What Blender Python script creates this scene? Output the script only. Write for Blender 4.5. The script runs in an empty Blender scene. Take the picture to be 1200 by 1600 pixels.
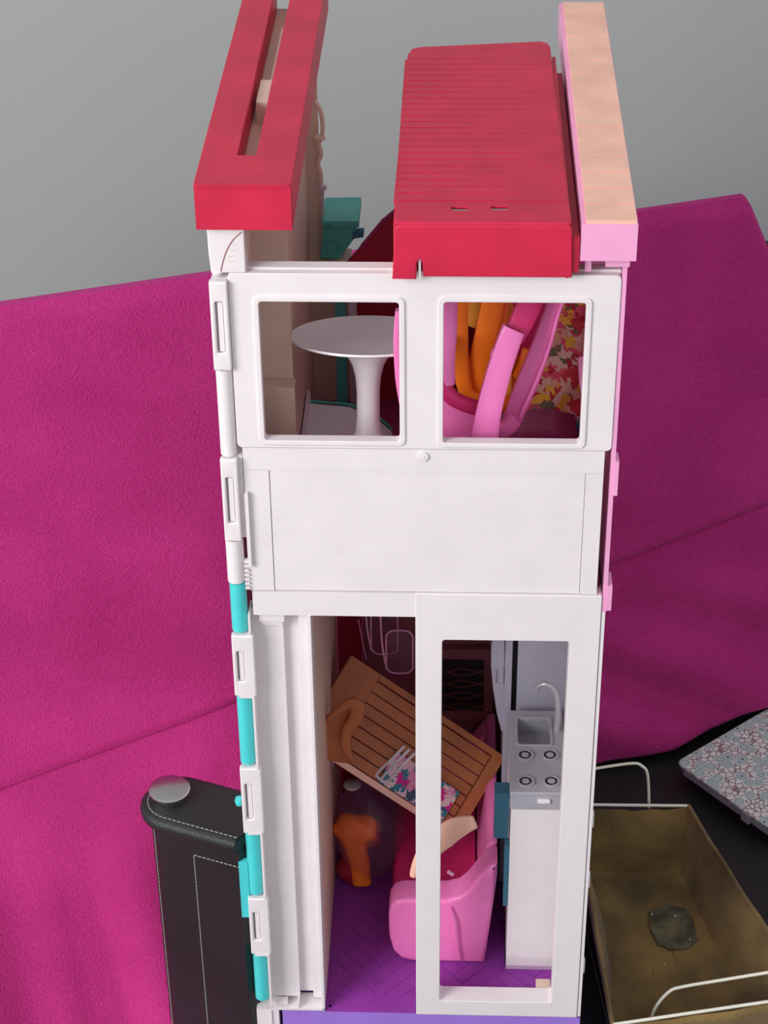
import bpy, bmesh, math, random
from mathutils import Vector, Matrix
random.seed(7)
S = bpy.context.scene
COL = S.collection
# ------------------------------------------------------------------ camera
CAM = Vector((0.16365, -1.30597, 1.42383))
RT = Vector((0.99934853, 0.03472682, -0.00982694)).normalized()
UP = Vector((-0.01108461, 0.55446272, 0.83213474)).normalized()
FW = Vector((-0.03434607, 0.8314837, -0.55448643)).normalized()
F = 3207.66
cd = bpy.data.cameras.new('camera'); cam = bpy.data.objects.new('camera', cd); COL.objects.link(cam)
cam.matrix_world = Matrix(((RT.x, UP.x, -FW.x, CAM.x), (RT.y, UP.y, -FW.y, CAM.y), (RT.z, UP.z, -FW.z, CAM.z), (0, 0, 0, 1)))
cd.sensor_fit = 'HORIZONTAL'; cd.sensor_width = 36; cd.lens = F / 1200 * 36; cd.clip_start = 0.05; cd.clip_end = 50
S.camera = cam
# ------------------------------------------------------------------ light and exposure
w = bpy.data.worlds.new('world'); S.world = w; w.use_nodes = True
bg = w.node_tree.nodes['Background']; bg.inputs[0].default_value = (0.93, 0.95, 1.0, 1); bg.inputs[1].default_value = 0.66
def area(name, loc, target, size, power, col):
    ld = bpy.data.lights.new(name, 'AREA'); ld.shape = 'RECTANGLE'; ld.size = size[0]; ld.size_y = size[1]
    ld.energy = power; ld.color = col
    o = bpy.data.objects.new(name, ld); COL.objects.link(o); o.location = loc
    o.rotation_euler = (Vector(target) - Vector(loc)).to_track_quat('-Z', 'Y').to_euler()
    return o
area('window_light', (-1.9, -1.9, 1.75), (0.1, 0.1, 0.35), (1.5, 1.3), 82, (1.0, 0.985, 0.97))
S.view_settings.view_transform = 'Standard'; S.view_settings.look = 'None'
S.view_settings.gamma = 1; S.view_settings.use_curve_mapping = False
S.view_settings.exposure = 0.0

# ------------------------------------------------------------------ helpers
def at(px, py, v, ax='y'):
    """point of the photograph's ray on the plane x, y or z = v"""
    d = FW + RT * ((px - 600) / F) - UP * ((py - 800) / F)
    i = 'xyz'.index(ax); t = (v - CAM[i]) / d[i]
    return CAM + d * t
def lin(c):
    return tuple(((x / 255) / 12.92 if x / 255 <= .04045 else ((x / 255 + .055) / 1.055) ** 2.4) for x in c) + (1,)
def mat(name, rgb, rough=.4, metal=0, bump=0, bscale=200, var=0, vscale=20, trans=0, alpha=1, sheen=0, sss=0, spec=.5, ior=1.45):
    m = bpy.data.materials.new(name); m.use_nodes = True; nt = m.node_tree; b = nt.nodes['Principled BSDF']
    b.inputs['Base Color'].default_value = lin(rgb); b.inputs['Roughness'].default_value = rough
    b.inputs['Metallic'].default_value = metal; b.inputs['Transmission Weight'].default_value = trans
    b.inputs['Alpha'].default_value = alpha; b.inputs['Sheen Weight'].default_value = sheen
    b.inputs['Specular IOR Level'].default_value = spec; b.inputs['IOR'].default_value = ior
    if sss:
        b.inputs['Subsurface Weight'].default_value = sss; b.inputs['Subsurface Radius'].default_value = (.004, .002, .002)
    tc = nt.nodes.new('ShaderNodeTexCoord')
    if bump:
        n = nt.nodes.new('ShaderNodeTexNoise'); n.inputs['Scale'].default_value = bscale; n.inputs['Detail'].default_value = 4
        bp = nt.nodes.new('ShaderNodeBump'); bp.inputs['Strength'].default_value = bump; bp.inputs['Distance'].default_value = .002
        nt.links.new(tc.outputs['Object'], n.inputs['Vector']); nt.links.new(n.outputs['Fac'], bp.inputs['Height'])
        nt.links.new(bp.outputs['Normal'], b.inputs['Normal'])
    if var:
        n2 = nt.nodes.new('ShaderNodeTexNoise'); n2.inputs['Scale'].default_value = vscale; n2.inputs['Detail'].default_value = 5
        r = nt.nodes.new('ShaderNodeValToRGB')
        r.color_ramp.elements[0].position = .35; r.color_ramp.elements[1].position = .65
        r.color_ramp.elements[0].color = lin([max(0, x * (1 - var)) for x in rgb]); r.color_ramp.elements[1].color = lin([min(255, x * (1 + var * .6)) for x in rgb])
        nt.links.new(tc.outputs['Object'], n2.inputs['Vector']); nt.links.new(n2.outputs['Fac'], r.inputs['Fac'])
        nt.links.new(r.outputs['Color'], b.inputs['Base Color'])
    return m
M = dict(
    wall=mat('grey_paint', (171, 175, 174), .8, bump=.08, bscale=60, var=.015, vscale=2),
    white=mat('white_plastic', (236, 229, 231), .38, var=.012, vscale=30, sss=.05),
    cream=mat('cream_plastic', (228, 200, 182), .45, var=.02, vscale=15),
    red=mat('crimson_plastic', (205, 34, 70), .42, var=.05, vscale=25, bump=.04, bscale=90),
    darkred=mat('dark_red_plastic', (165, 25, 55), .5, var=.06, vscale=18),
    pink=mat('light_pink_plastic', (243, 170, 212), .38, var=.03, vscale=20),
    peach=mat('peach_plastic', (250, 196, 174), .45, var=.04, vscale=25),
    hot=mat('bubblegum_pink_plastic', (253, 132, 202), .36, sss=.1, var=.03),
    hot2=mat('deep_and_shaded_pink_plastic', (226, 52, 122), .4, var=.04),  # magenta chair colour; also painted shade on the couch and a pink leg
    orange=mat('orange_plastic', (250, 128, 30), .38, sss=.1, var=.04),
    yellow=mat('amber_plastic', (253, 178, 70), .4, var=.04),
    teal=mat('turquoise_plastic', (78, 214, 216), .4, var=.03),
    seagreen=mat('sea_green_plastic', (74, 172, 160), .45, var=.05),
    purple=mat('lilac_plastic', (165, 125, 222), .42, var=.03),
    violet=mat('violet_floor_plastic', (150, 60, 165), .5, var=.05),
    tan=mat('shaded_wood_plastic', (182, 108, 66), .5, var=.06, vscale=40),  # lounger plastic darkened to paint the room's shade; lit parts use peach
    grey=mat('silver_grey_plastic', (172, 170, 180), .35, var=.03, vscale=30),
    lav=mat('lavender_grey_plastic', (178, 176, 192), .32, var=.02),
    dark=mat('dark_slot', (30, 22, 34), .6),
    blue=mat('steel_blue_plastic', (60, 108, 130), .4, var=.04),
    mauve=mat('mauve_print', (150, 84, 96), .6, var=.1, vscale=12),
    grille=mat('maroon_print', (92, 36, 36), .6, var=.1, vscale=60),
    plum=mat('plum_plastic', (160, 50, 105), .5, var=.05),
    leather=mat('black_leather', (34, 36, 37), .42, bump=.35, bscale=700, var=.1, vscale=8),
    thread=mat('pale_thread', (150, 148, 138), .8),
    chrome=mat('brushed_chrome', (190, 185, 186), .22, metal=1),
    silver=mat('silver_plastic', (205, 198, 206), .28, metal=.4),
    wire=mat('cream_wire', (236, 232, 215), .3),
    darkwire=mat('dark_wire', (80, 74, 60), .3, metal=.7),
    floorm=mat('wood_floor', (120, 100, 84), .6, var=.2, vscale=4),
    clear=mat('clear_plastic', (214, 160, 190), .06, trans=.85, alpha=.4),
)
def parent_to(o, p):
    o.parent = p
    if p is not None:
        q = p; L = Vector((0, 0, 0))
        while q is not None:
            if q.type == 'EMPTY': L = L + q.location
            q = q.parent
        if p.type == 'EMPTY': o.matrix_parent_inverse = Matrix.Translation(-L)
def build(name, bm, m, parent=None, smooth=False, bevel=0, seg=2):
    if bevel:
        bmesh.ops.bevel(bm, geom=[e for e in bm.edges if len(e.link_faces) == 2 and e.calc_face_angle(0) > .5], offset=bevel, segments=seg, affect='EDGES', profile=.5)
    bmesh.ops.recalc_face_normals(bm, faces=bm.faces[:])
    me = bpy.data.meshes.new(name); bm.to_mesh(me); bm.free()
    mm = M[m] if isinstance(m, str) else m
    me.materials.append(mm)
    for p in me.polygons: p.use_smooth = smooth
    if smooth: me.set_sharp_from_angle(angle=math.radians(55))
    o = bpy.data.objects.new(name, me); COL.objects.link(o); parent_to(o, parent)
    return o
def box(bm, x0, x1, y0, y1, z0, z1):
    v = [bm.verts.new(c) for c in [(x0, y0, z0), (x1, y0, z0), (x1, y1, z0), (x0, y1, z0), (x0, y0, z1), (x1, y0, z1), (x1, y1, z1), (x0, y1, z1)]]
    for f in [(0, 3, 2, 1), (4, 5, 6, 7), (0, 1, 5, 4), (1, 2, 6, 5), (2, 3, 7, 6), (3, 0, 4, 7)]: bm.faces.new([v[i] for i in f])
def bx(name, x0, x1, y0, y1, z0, z1, m, parent=None, bevel=.0006, smooth=False, seg=2):
    bm = bmesh.new(); box(bm, x0, x1, y0, y1, z0, z1); return build(name, bm, m, parent, smooth, bevel, seg)
def rrect(x0, x1, z0, z1, r=.002, n=5):
    P = []
    for cx, cz, a in ((x1 - r, z1 - r, 0), (x0 + r, z1 - r, 90), (x0 + r, z0 + r, 180), (x1 - r, z0 + r, 270)):
        for k in range(n + 1):
            t = math.radians(a + 90 * k / n); P.append((cx + r * math.cos(t), cz + r * math.sin(t)))
    return P
def circle(cx, cz, r, n=24, rz=None):
    rz = rz or r
    return [(cx + r * math.cos(2 * math.pi * k / n), cz + rz * math.sin(2 * math.pi * k / n)) for k in range(n)]
def plate(name, loops, a0, a1, m, parent=None, bevel=.0006, plane='XZ', smooth=False, xf=None):
    """flat outline(s) with holes, extruded from a0 to a1 across the plane"""
    cu = bpy.data.curves.new('c', 'CURVE'); cu.dimensions = '2D'; cu.fill_mode = 'BOTH'
    th = abs(a1 - a0); cu.extrude = max(1e-5, th / 2 - bevel); cu.bevel_depth = bevel; cu.bevel_resolution = 1; cu.offset = -bevel
    for lp in loops:
        s = cu.splines.new('POLY'); s.points.add(len(lp) - 1); s.use_cyclic_u = True
        for p, q in zip(s.points, lp): p.co = (q[0], q[1], 0, 1)
    t = bpy.data.objects.new('t', cu); COL.objects.link(t)
    dg = bpy.context.evaluated_depsgraph_get()
    me = bpy.data.meshes.new_from_object(t.evaluated_get(dg)); me.name = name
    bpy.data.objects.remove(t); bpy.data.curves.remove(cu)
    c = (a0 + a1) / 2
    if plane == 'XZ': T = Matrix(((1, 0, 0, 0), (0, 0, -1, c), (0, 1, 0, 0), (0, 0, 0, 1)))
    elif plane == 'YZ': T = Matrix(((0, 0, 1, c), (1, 0, 0, 0), (0, 1, 0, 0), (0, 0, 0, 1)))
    else: T = Matrix.Translation((0, 0, c))
    if xf is not None: T = xf @ T
    me.transform(T); me.materials.clear(); me.materials.append(M[m] if isinstance(m, str) else m)
    bm = bmesh.new(); bm.from_mesh(me); bmesh.ops.remove_doubles(bm, verts=bm.verts[:], dist=1e-6)
    bmesh.ops.recalc_face_normals(bm, faces=bm.faces[:]); bm.to_mesh(me); bm.free()
    for p in me.polygons: p.use_smooth = True; p.material_index = 0
    me.set_sharp_from_angle(angle=math.radians(60))
    o = bpy.data.objects.new(name, me); COL.objects.link(o); parent_to(o, parent)
    wn = o.modifiers.new('normals', 'WEIGHTED_NORMAL'); wn.weight = 100; wn.keep_sharp = True
    return o
def pplate(name, pix, Y, depth, m, parent=None, bevel=.0006, holes=()):
    L = [[(at(x, y, Y).x, at(x, y, Y).z) for x, y in lp] for lp in [pix, *holes]]
    return plate(name, L, Y, Y + depth, m, parent, bevel)
def spline(P, n=6):
    P = [Vector(p) for p in P]
    if len(P) < 3: return P
    out = []
    for i in range(len(P) - 1):
        a = P[max(0, i - 1)]; b = P[i]; c = P[i + 1]; d = P[min(len(P) - 1, i + 2)]
        for k in range(n):
            t = k / n
            out.append(.5 * ((2 * b) + (c - a) * t + (2 * a - 5 * b + 4 * c - d) * t * t + (3 * b - a - 3 * c + d) * t ** 3))
    out.append(P[-1]); return out
def sweep(bm, path, ra, rb=None, up=(0, 1, 0), n=10, sq=1.0):
    """tube along path; ra, rb half-widths (lists or numbers) across/along up; sq<1 makes it boxier"""
    N = len(path); up = Vector(up)
    ra = ra if isinstance(ra, (list, tuple)) else [ra] * N
    rb = ra if rb is None else (rb if isinstance(rb, (list, tuple)) else [rb] * N)
    if len(ra) != N: ra = [ra[int(i * (len(ra) - 1) / (N - 1))] * 1.0 if (i * (len(ra) - 1)) % (N - 1) == 0 else ra[int(i * (len(ra) - 1) / (N - 1))] * (1 - (i * (len(ra) - 1) / (N - 1)) % 1) + ra[min(len(ra) - 1, int(i * (len(ra) - 1) / (N - 1)) + 1)] * ((i * (len(ra) - 1) / (N - 1)) % 1) for i in range(N)]
    if len(rb) != N: rb = [rb[min(len(rb) - 1, round(i * (len(rb) - 1) / (N - 1)))] for i in range(N)]
    rings = []
    for i, p in enumerate(path):
        t = (path[min(N - 1, i + 1)] - path[max(0, i - 1)]).normalized()
        u = up - t * up.dot(t)
        if u.length < 1e-4: u = Vector((1, 0, 0)) - t * t.x
        u.normalize(); s = t.cross(u)
        ring = []
        for k in range(n):
            a = 2 * math.pi * (k + .5) / n; c, d = math.cos(a), math.sin(a)
            c = math.copysign(abs(c) ** sq, c); d = math.copysign(abs(d) ** sq, d)
            ring.append(bm.verts.new(p + s * c * ra[i] + u * d * rb[i]))
        rings.append(ring)
    for a, b in zip(rings, rings[1:]):
        for k in range(n): bm.faces.new((a[k], a[(k + 1) % n], b[(k + 1) % n], b[k]))
    bm.faces.new(rings[0]); bm.faces.new(rings[-1])
def tube(name, pts, ra, m, parent=None, rb=None, up=(0, 1, 0), n=10, sq=1.0, sub=5):
    bm = bmesh.new(); sweep(bm, spline(pts, sub), ra, rb, up, n, sq)
    return build(name, bm, m, parent, True)
def lathe(name, prof, m, parent=None, n=40, xf=None):
    bm = bmesh.new(); rings = []
    for r, z in prof:
        if r < 1e-6: rings.append([bm.verts.new((0, 0, z))])
        else: rings.append([bm.verts.new((r * math.cos(2 * math.pi * k / n), r * math.sin(2 * math.pi * k / n), z)) for k in range(n)])
    for a, b in zip(rings, rings[1:]):
        for k in range(n):
            if len(a) == 1 and len(b) == 1: continue
            if len(a) == 1: bm.faces.new((a[0], b[k], b[(k + 1) % n]))
            elif len(b) == 1: bm.faces.new((a[k], a[(k + 1) % n], b[0]))
            else: bm.faces.new((a[k], a[(k + 1) % n], b[(k + 1) % n], b[k]))
    if xf is not None: bm.transform(xf)
    return build(name, bm, m, parent, True)
def thing(name, label, cat, loc, group=None):
    o = bpy.data.objects.new(name, None); COL.objects.link(o); o.location = loc; o.empty_display_size = .02
    o['label'] = label; o['category'] = cat
    if group: o['group'] = group
    return o
def tag(o, label, cat, group=None):
    o['label'] = label; o['category'] = cat
    if group: o['group'] = group
    return o
Z0 = -0.120          # top of the sofa seat
YB = 0.300           # depth of the dollhouse

# ================================================================== the setting
def struct(o): o['kind'] = 'structure'; return o
struct(bx('wall_back', -2.4, 2.6, 1.15, 1.25, -.5, 2.2, 'wall', bevel=0))
struct(bx('floor', -2.4, 2.6, -2.4, 1.25, -.56, -.5, 'floorm', bevel=0))

# ================================================================== sofa
YAW = math.radians(20); TILT = math.radians(13)
BA = at(1003, 1190, Z0, 'z')                      # a point where the backrest meets the seat
DX = Vector((math.cos(YAW), math.sin(YAW), 0)); DN = Vector((-math.sin(YAW), math.cos(YAW), 0))
DT = (Vector((0, 0, 1)) * math.cos(TILT) + DN * math.sin(TILT)); NF = DX.cross(DT).normalized()   # NF looks at the camera side
if NF.y > 0: NF = -NF
def bp(s, t, h=0): return BA + DX * s + DT * t + NF * h
sofa = thing('sofa', 'black leather sofa with stitched armrest, under the magenta blanket and the dollhouse', 'sofa', (0.2, 0.0, -.5))
bm = bmesh.new()
seatP = [(-.55, -.62), (1.0, -.06)]
a = bp(-1.0, 0); b = bp(.75, 0)
quad = [a - DN * .95, b - DN * .95, b + DN * .02, a + DN * .02]
lo = [bm.verts.new((p.x, p.y, Z0 - .2)) for p in quad]; hi = [bm.verts.new((p.x, p.y, Z0)) for p in quad]
bm.faces.new(lo); bm.faces.new(hi)
for i in range(4): bm.faces.new((lo[i], lo[(i + 1) % 4], hi[(i + 1) % 4], hi[i]))
build('seat', bm, 'leather', sofa, bevel=.012, seg=3)
bm = bmesh.new()
quad = [a - DN * .90, b - DN * .90, b + DN * .15, a + DN * .15]
lo = [bm.verts.new((p.x, p.y, -.5)) for p in quad]; hi = [bm.verts.new((p.x, p.y, Z0 - .2)) for p in quad]
bm.faces.new(lo); bm.faces.new(hi)
for i in range(4): bm.faces.new((lo[i], lo[(i + 1) % 4], hi[(i + 1) % 4], hi[i]))
build('base', bm, 'leather', sofa, bevel=.01)
TTOP = .58
bm = bmesh.new()
pr = [(0, -.012), (TTOP - .02, -.012), (TTOP - .0, -.02), (TTOP - .18, -.15), (0, -.15)]
va = [bm.verts.new(bp(-.98, t, h)) for t, h in pr]; vb = [bm.verts.new(bp(.30, t, h)) for t, h in pr]
bm.faces.new(va); bm.faces.new(vb)
for i in range(5): bm.faces.new((va[i], va[(i + 1) % 5], vb[(i + 1) % 5], vb[i]))
build('backrest', bm, 'leather', sofa, bevel=.006)

# armrest: vertical front face, flat stitched top with a rounded end
ZA = .215
fl = at(232, 1279, ZA, 'z'); fr = at(377, 1319, ZA, 'z'); dfr = (fr - fl).normalized()
nb = Vector((-dfr.y, dfr.x, 0))                          # towards the back
wid = .062; LNG = (-.0212 - fl.x) / dfr.x
arm = bmesh.new()
def arm_out(off=0, z=0):
    P = []
    r = wid / 2
    P.append(fl + dfr * LNG - nb * off)
    c = fl + nb * r + dfr * .012
    for k in range(13):
        t = math.radians(-90 - 180 * k / 12); P.append(c + dfr * (r + off) * math.cos(t) * .95 + nb * (r + off) * math.sin(t))
    P.append(fl + dfr * (LNG + .024) + nb * (wid + off))
    return [Vector((p.x, p.y, z)) for p in P]
def ringsolid(bm, rings):
    R = [[bm.verts.new(p) for p in r] for r in rings]
    for a_, b_ in zip(R, R[1:]):
        n = len(a_)
        for k in range(n): bm.faces.new((a_[k], a_[(k + 1) % n], b_[(k + 1) % n], b_[k]))
    bm.faces.new(R[0]); bm.faces.new(R[-1])
ringsolid(arm, [arm_out(-.006, Z0 - .02), arm_out(-.006, ZA - .012), arm_out(.002, ZA - .010), arm_out(.003, ZA - .004), arm_out(.0, ZA), arm_out(-.005, ZA + .0012)])
armo = build('armrest', arm, 'leather', sofa, True)
for p in armo.data.polygons:
    if len(p.vertices) > 4: p.use_smooth = False
def stitches(name, P, parent, gap=.0045, r=.0005, m='thread'):
    bm = bmesh.new()
    L = [(P[i + 1] - P[i]).length for i in range(len(P) - 1)]; tot = sum(L); d = 0
    def pt(s):
        for i, l in enumerate(L):
            if s <= l or i == len(L) - 1: return P[i] + (P[i + 1] - P[i]) * (s / l)
            s -= l
    while d + gap * .7 < tot:
        sweep(bm, [pt(d), pt(d + gap * .72)], r, r, (0, 0, 1), 5); d += gap
    o = build(name, bm, m, parent, True); o['kind'] = 'stuff'; return o
P = arm_out(-.0045, ZA + .0014)[:9]; stitches('top_stitching', P, armo)
nf = -nb
def af(px, py):   # point on the armrest's front face
    d = FW + RT * ((px - 600) / F) - UP * ((py - 800) / F)
    o = fl + nb * .0058; t = (o - CAM).dot(nf) / d.dot(nf); return CAM + d * t
def dn(p, z): return Vector((p.x, p.y, z))
q = af(234, 1292); stitches('edge_stitching', [q + dfr * .004, dn(q + dfr * .004, Z0)], armo)
q = af(303, 1336); q2 = af(376, 1356)
stitches('panel_stitching', [q2, q, dn(q, Z0)], armo, .0042, .0006)
dc = at(266, 1246, ZA, 'z')
lathe('chrome_disc', [(0, .0100), (.0165, .0100), (.0182, .0094), (.0185, .0082), (.0150, .0), (0, 0)], 'chrome', armo, xf=Matrix.Translation((dc.x, dc.y, ZA + .0008)))

# ================================================================== blanket
def blanket_mat():
    m = mat('magenta_fleece', (186, 46, 124), .95, sheen=.35)
    nt = m.node_tree; b = nt.nodes['Principled BSDF']; tc = nt.nodes.new('ShaderNodeTexCoord')
    b.inputs['Sheen Tint'].default_value = lin((230, 120, 190)); b.inputs['Specular IOR Level'].default_value = .15
    n1 = nt.nodes.new('ShaderNodeTexNoise'); n1.inputs['Scale'].default_value = 300; n1.inputs['Detail'].default_value = 6; n1.inputs['Roughness'].default_value = .75
    n2 = nt.nodes.new('ShaderNodeTexNoise'); n2.inputs['Scale'].default_value = 9; n2.inputs['Detail'].default_value = 5
    n3 = nt.nodes.new('ShaderNodeTexVoronoi'); n3.inputs['Scale'].default_value = 480
    r = nt.nodes.new('ShaderNodeValToRGB'); r.color_ramp.elements[0].position = .3; r.color_ramp.elements[1].position = .72
    r.color_ramp.elements[0].color = lin((160, 34, 104)); r.color_ramp.elements[1].color = lin((206, 58, 138))
    mx = nt.nodes.new('ShaderNodeMix'); mx.data_type = 'FLOAT'; mx.inputs[0].default_value = .42
    for n in (n1, n2, n3): nt.links.new(tc.outputs['Object'], n.inputs['Vector'])
    nt.links.new(n1.outputs['Fac'], mx.inputs[2]); nt.links.new(n2.outputs['Fac'], mx.inputs[3])
    nt.links.new(mx.outputs[0], r.inputs['Fac']); nt.links.new(r.outputs['Color'], b.inputs['Base Color'])
    bpn = nt.nodes.new('ShaderNodeBump'); bpn.inputs['Strength'].default_value = .6; bpn.inputs['Distance'].default_value = .0016
    ad = nt.nodes.new('ShaderNodeMath'); ad.operation = 'ADD'
    nt.links.new(n1.outputs['Fac'], ad.inputs[0]); nt.links.new(n3.outputs['Distance'], ad.inputs[1])
    nt.links.new(ad.outputs[0], bpn.inputs['Height']); nt.links.new(bpn.outputs['Normal'], b.inputs['Normal'])
    return m
def ss(x, a, b):
    t = max(0, min(1, (x - a) / (b - a))); return t * t * (3 - 2 * t)
def bl_st(px, py):
    d = FW + RT * ((px - 600) / F) - UP * ((py - 800) / F)
    t = (BA - CAM).dot(NF) / d.dot(NF); p = CAM + d * t - BA
    return p.dot(DX), p.dot(DT)
sA, tA = bl_st(0, 1190); sB, tB = bl_st(370, 1070); sC, tC = bl_st(955, 855); sD, tD = bl_st(1200, 780)
kT = (tD - tA) / (sD - sA)
def seam_t(s): return tA + kT * (s - sA) - .012 * math.sin(math.pi * min(1, max(0, (s - sA) / (sD - sA))))
sE, tE = bl_st(0, 478); sF, tF = bl_st(325, 440); sG, tG = bl_st(1000, 330); sH, tH = bl_st(1165, 308); sI, tI = bl_st(1199, 400)
def top_t(s):
    t = tE + (tH - tE) * (s - sE) / (sH - sE)
    if s > sH: t -= (s - sH) * (tH - tI) / max(.01, sI - sH) * .9
    return max(t, .25)
sHb, tHb = bl_st(1000, 1185); sHc, tHc = bl_st(1200, 1098)
def hem_t(s):
    return max(.012, tHb + (tHc - tHb) * (s - sHb) / (sHc - sHb)) if s > 0 else .012
def bl_h(s, t):
    st = seam_t(s); d = t - st
    h = .004 + .0022 * math.sin(s * 9 + 1.3) * math.sin(t * 7 + s * 3)
    h += .007 * ss(d, -.0035, .0012)                                  # upper layer lies over the lower
    h -= .004 * math.exp(-(d / .004) ** 2)
    low = ss(-d, 0, .12)
    left = ss(-s, .30, .62)
    h += low * left * (.020 * math.sin(s * 31 + .8 + t * 2) + .010 * math.sin(s * 73 + 2) + .014)
    h += low * (1 - left) * .006 * math.sin((s * .9 + t * 1.6) * 34)
    return max(h, .001)
bm = bmesh.new()
ns, nt_ = 260, 210
S0, S1 = -.95, .46
grid = []
for i in range(ns + 1):
    s = S0 + (S1 - S0) * i / ns; col = []
    t0, t1 = hem_t(s), top_t(s)
    # dense sampling about the seam
    st = min(max(seam_t(s), t0 + .02), t1 - .02)
    ts = []
    for k in range(70): ts.append(t0 + (st - .012 - t0) * k / 70)
    for k in range(24): ts.append(st - .012 + .024 * k / 24)
    for k in range(81): ts.append(st + .012 + (t1 - st - .012) * k / 80)
    for t in ts:
        h = bl_h(s, t)
        e = ss(t, t1 - .02, t1)
        p = bp(s, t, h - .008 * e * e)
        wl = ss(-s, .30, .52); g_ = max(0, .24 - t) / .24
        p += -DN * (.42 * g_ * g_ * wl)
        p.z = max(p.z, Z0 + .003 + .010 * (1 + math.sin(s * 31 + .8)) * wl * g_)
        col.append(bm.verts.new(p))
    for k in range(1, 9):      # over the top and down behind
        a_ = k / 8 * math.pi / 2
        col.append(bm.verts.new(bp(s, t1 + .002 - .004 * (k / 8), -.006 - .008 * (k / 8))))
    for k in range(1, 9): col.append(bm.verts.new(bp(s, t1 - .028 * k, -.016 - .019 * k)))
    grid.append(col)
for a_, b_ in zip(grid, grid[1:]):
    for k in range(len(a_) - 1): bm.faces.new((a_[k], b_[k], b_[k + 1], a_[k + 1]))
bl = build('blanket', bm, blanket_mat(), None, True)
sm = bl.modifiers.new('solid', 'SOLIDIFY'); sm.thickness = .0025; sm.offset = 0
tag(bl, 'magenta fleece blanket draped over the sofa back behind the dollhouse', 'blanket')

# ================================================================== dollhouse
H = thing('dollhouse', 'tall folded plastic dollhouse with white facade, crimson roofs and turquoise hinges', 'dollhouse', (.14, .15, Z0))
# --- window panel
w1 = (.0212, .1222, .6170, .7338); w2 = (.1543, .2562, .6162, .7345)
wp = plate('window_panel', [rrect(0, .2803, .6095, .7560, .004)] + [rrect(q_[0] - .002, q_[1] + .002, q_[2] - .002, q_[3] + .002, .003) for q_ in (w1, w2)], 0, .006, 'white', H, .0007)
for ww in (w1, w2):
    e = .0042; plate('window_frame', [rrect(ww[0] - e, ww[1] + e, ww[2] - e, ww[3] + e, .005), rrect(ww[0], ww[1], ww[2], ww[3], .0025)], -.0014, .0075, 'white', wp, .0006)
bx('top_rail', .004, .2800, .0065, .016, .7500, .7575, 'white', H)
bx('top_rail', .118, .2445, -.001, .006, .7562, .7590, 'white', H)
# --- siding panel
sp = bx('siding_panel', .0035, .2755, .0045, .0085, .4765, .6092, 'white', H, .0008)
bx('rail', .0035, .2755, .0012, .0045, .5890, .6090, 'white', sp, .0005)
bx('stile', .0035, .0226, .0012, .0045, .4768, .5887, 'white', sp, .0005)
bx('stile', .2622, .2755, .0012, .0045, .4768, .5887, 'white', sp, .0005)
for k in range(6):
    z = .4770 + k * .01862; bx('siding_board', .0231, .2618, .0018 + .00008 * (k % 2), .0045, z, z + .01854, 'white', sp, .00015)
plate('screw_cap', [circle(.1395, .6030, .0042, 20)], -.0004, .0015, 'white', sp, .0004)
plate('screw_cap', [circle(.1395, .6030, .0018, 6)], -.0008, .0005, 'white', sp, .0003)
# --- ground storey wall
hd = bx('lintel', .0050, .1500, .0006, .0120, .4530, .4758, 'white', H, .0007)
dw = plate('door_wall', [rrect(.1336, .2800, .0015, .4760, .0012), rrect(.1549, .2563, .0200, .4308, .003)], 0, .0185, 'white', H, .0007)
bx('corner_block', .2430, .2560, .0190, .0300, .0040, .0190, 'cream', H)
# --- left pillar, a channel with a lip
pil = bx('pillar', .0005, .0270, .0110, .0200, .0110, .4530, 'white', H, .0008)
bx('pillar_recess', .0270, .0400, .0180, .0260, .0110, .4530, 'white', pil, .0008)
bx('pillar_slope', .0395, .0485, .0100, .0200, .0110, .4530, 'white', pil, .003, seg=3)
bx('pillar_lip', .0480, .0503, .0, .0200, .0050, .4530, 'white', pil, .0005)
bx('capital', .0090, .0290, .0040, .0180, .4440, .4530, 'white', pil, .0012)
bx('capital', .0105, .0270, .0070, .0180, .4385, .4445, 'white', pil, .0012)
foot = bx('pillar_foot', .0050, .0503, .0, .0200, .0040, .0062, 'white', pil, .0005)
bx('foot_rib', .0255, .0270, .0, .0180, .0060, .0150, 'white', foot, .0004)
bx('foot_rib', .0020, .0160, .0015, .0100, .0095, .0110, 'white', foot, .0004)
# --- inner side wall of the folded left half
bx('inner_wall', .0482, .0503, .0205, YB - .0045, .0040, .4520, 'cream', H, .0006)
bx('inner_wall', .0340, .0360, .0930, YB, .4770, .8000, 'cream', H, .0006)
plate('end_wall', [rrect(-.0080, .0360, .4770, .8000, .002)], .0890, .0925, 'cream', H, .0006)
wb_ = at(460, 606, .074); bx('wall_box', .0050, wb_.x, .0740, .0885, .4780, wb_.z, 'cream', H, .003, seg=3)
bx('end_stile', .0085, .0140, .0150, .0320, .4770, .8000, 'cream', H, .001)
plate('rear_wall', [[(.032, .477), (.073, .477), (.073, .598), (.0605, .600), (.0605, .6215), (.0470, .6225), (.0462, .80), (.032, .80)]], YB - .006, YB, 'cream', H, .0006)
bx('rear_trim', .0640, .0655, YB - .0075, YB - .006, .477, .585, 'cream', H, .0003)
bx('rear_trim', .0685, .0700, YB - .0075, YB - .006, .477, .585, 'cream', H, .0003)
bx('wall_shelf', .0460, .0720, .2600, YB, .6220, .6270, 'cream', H)
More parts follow.
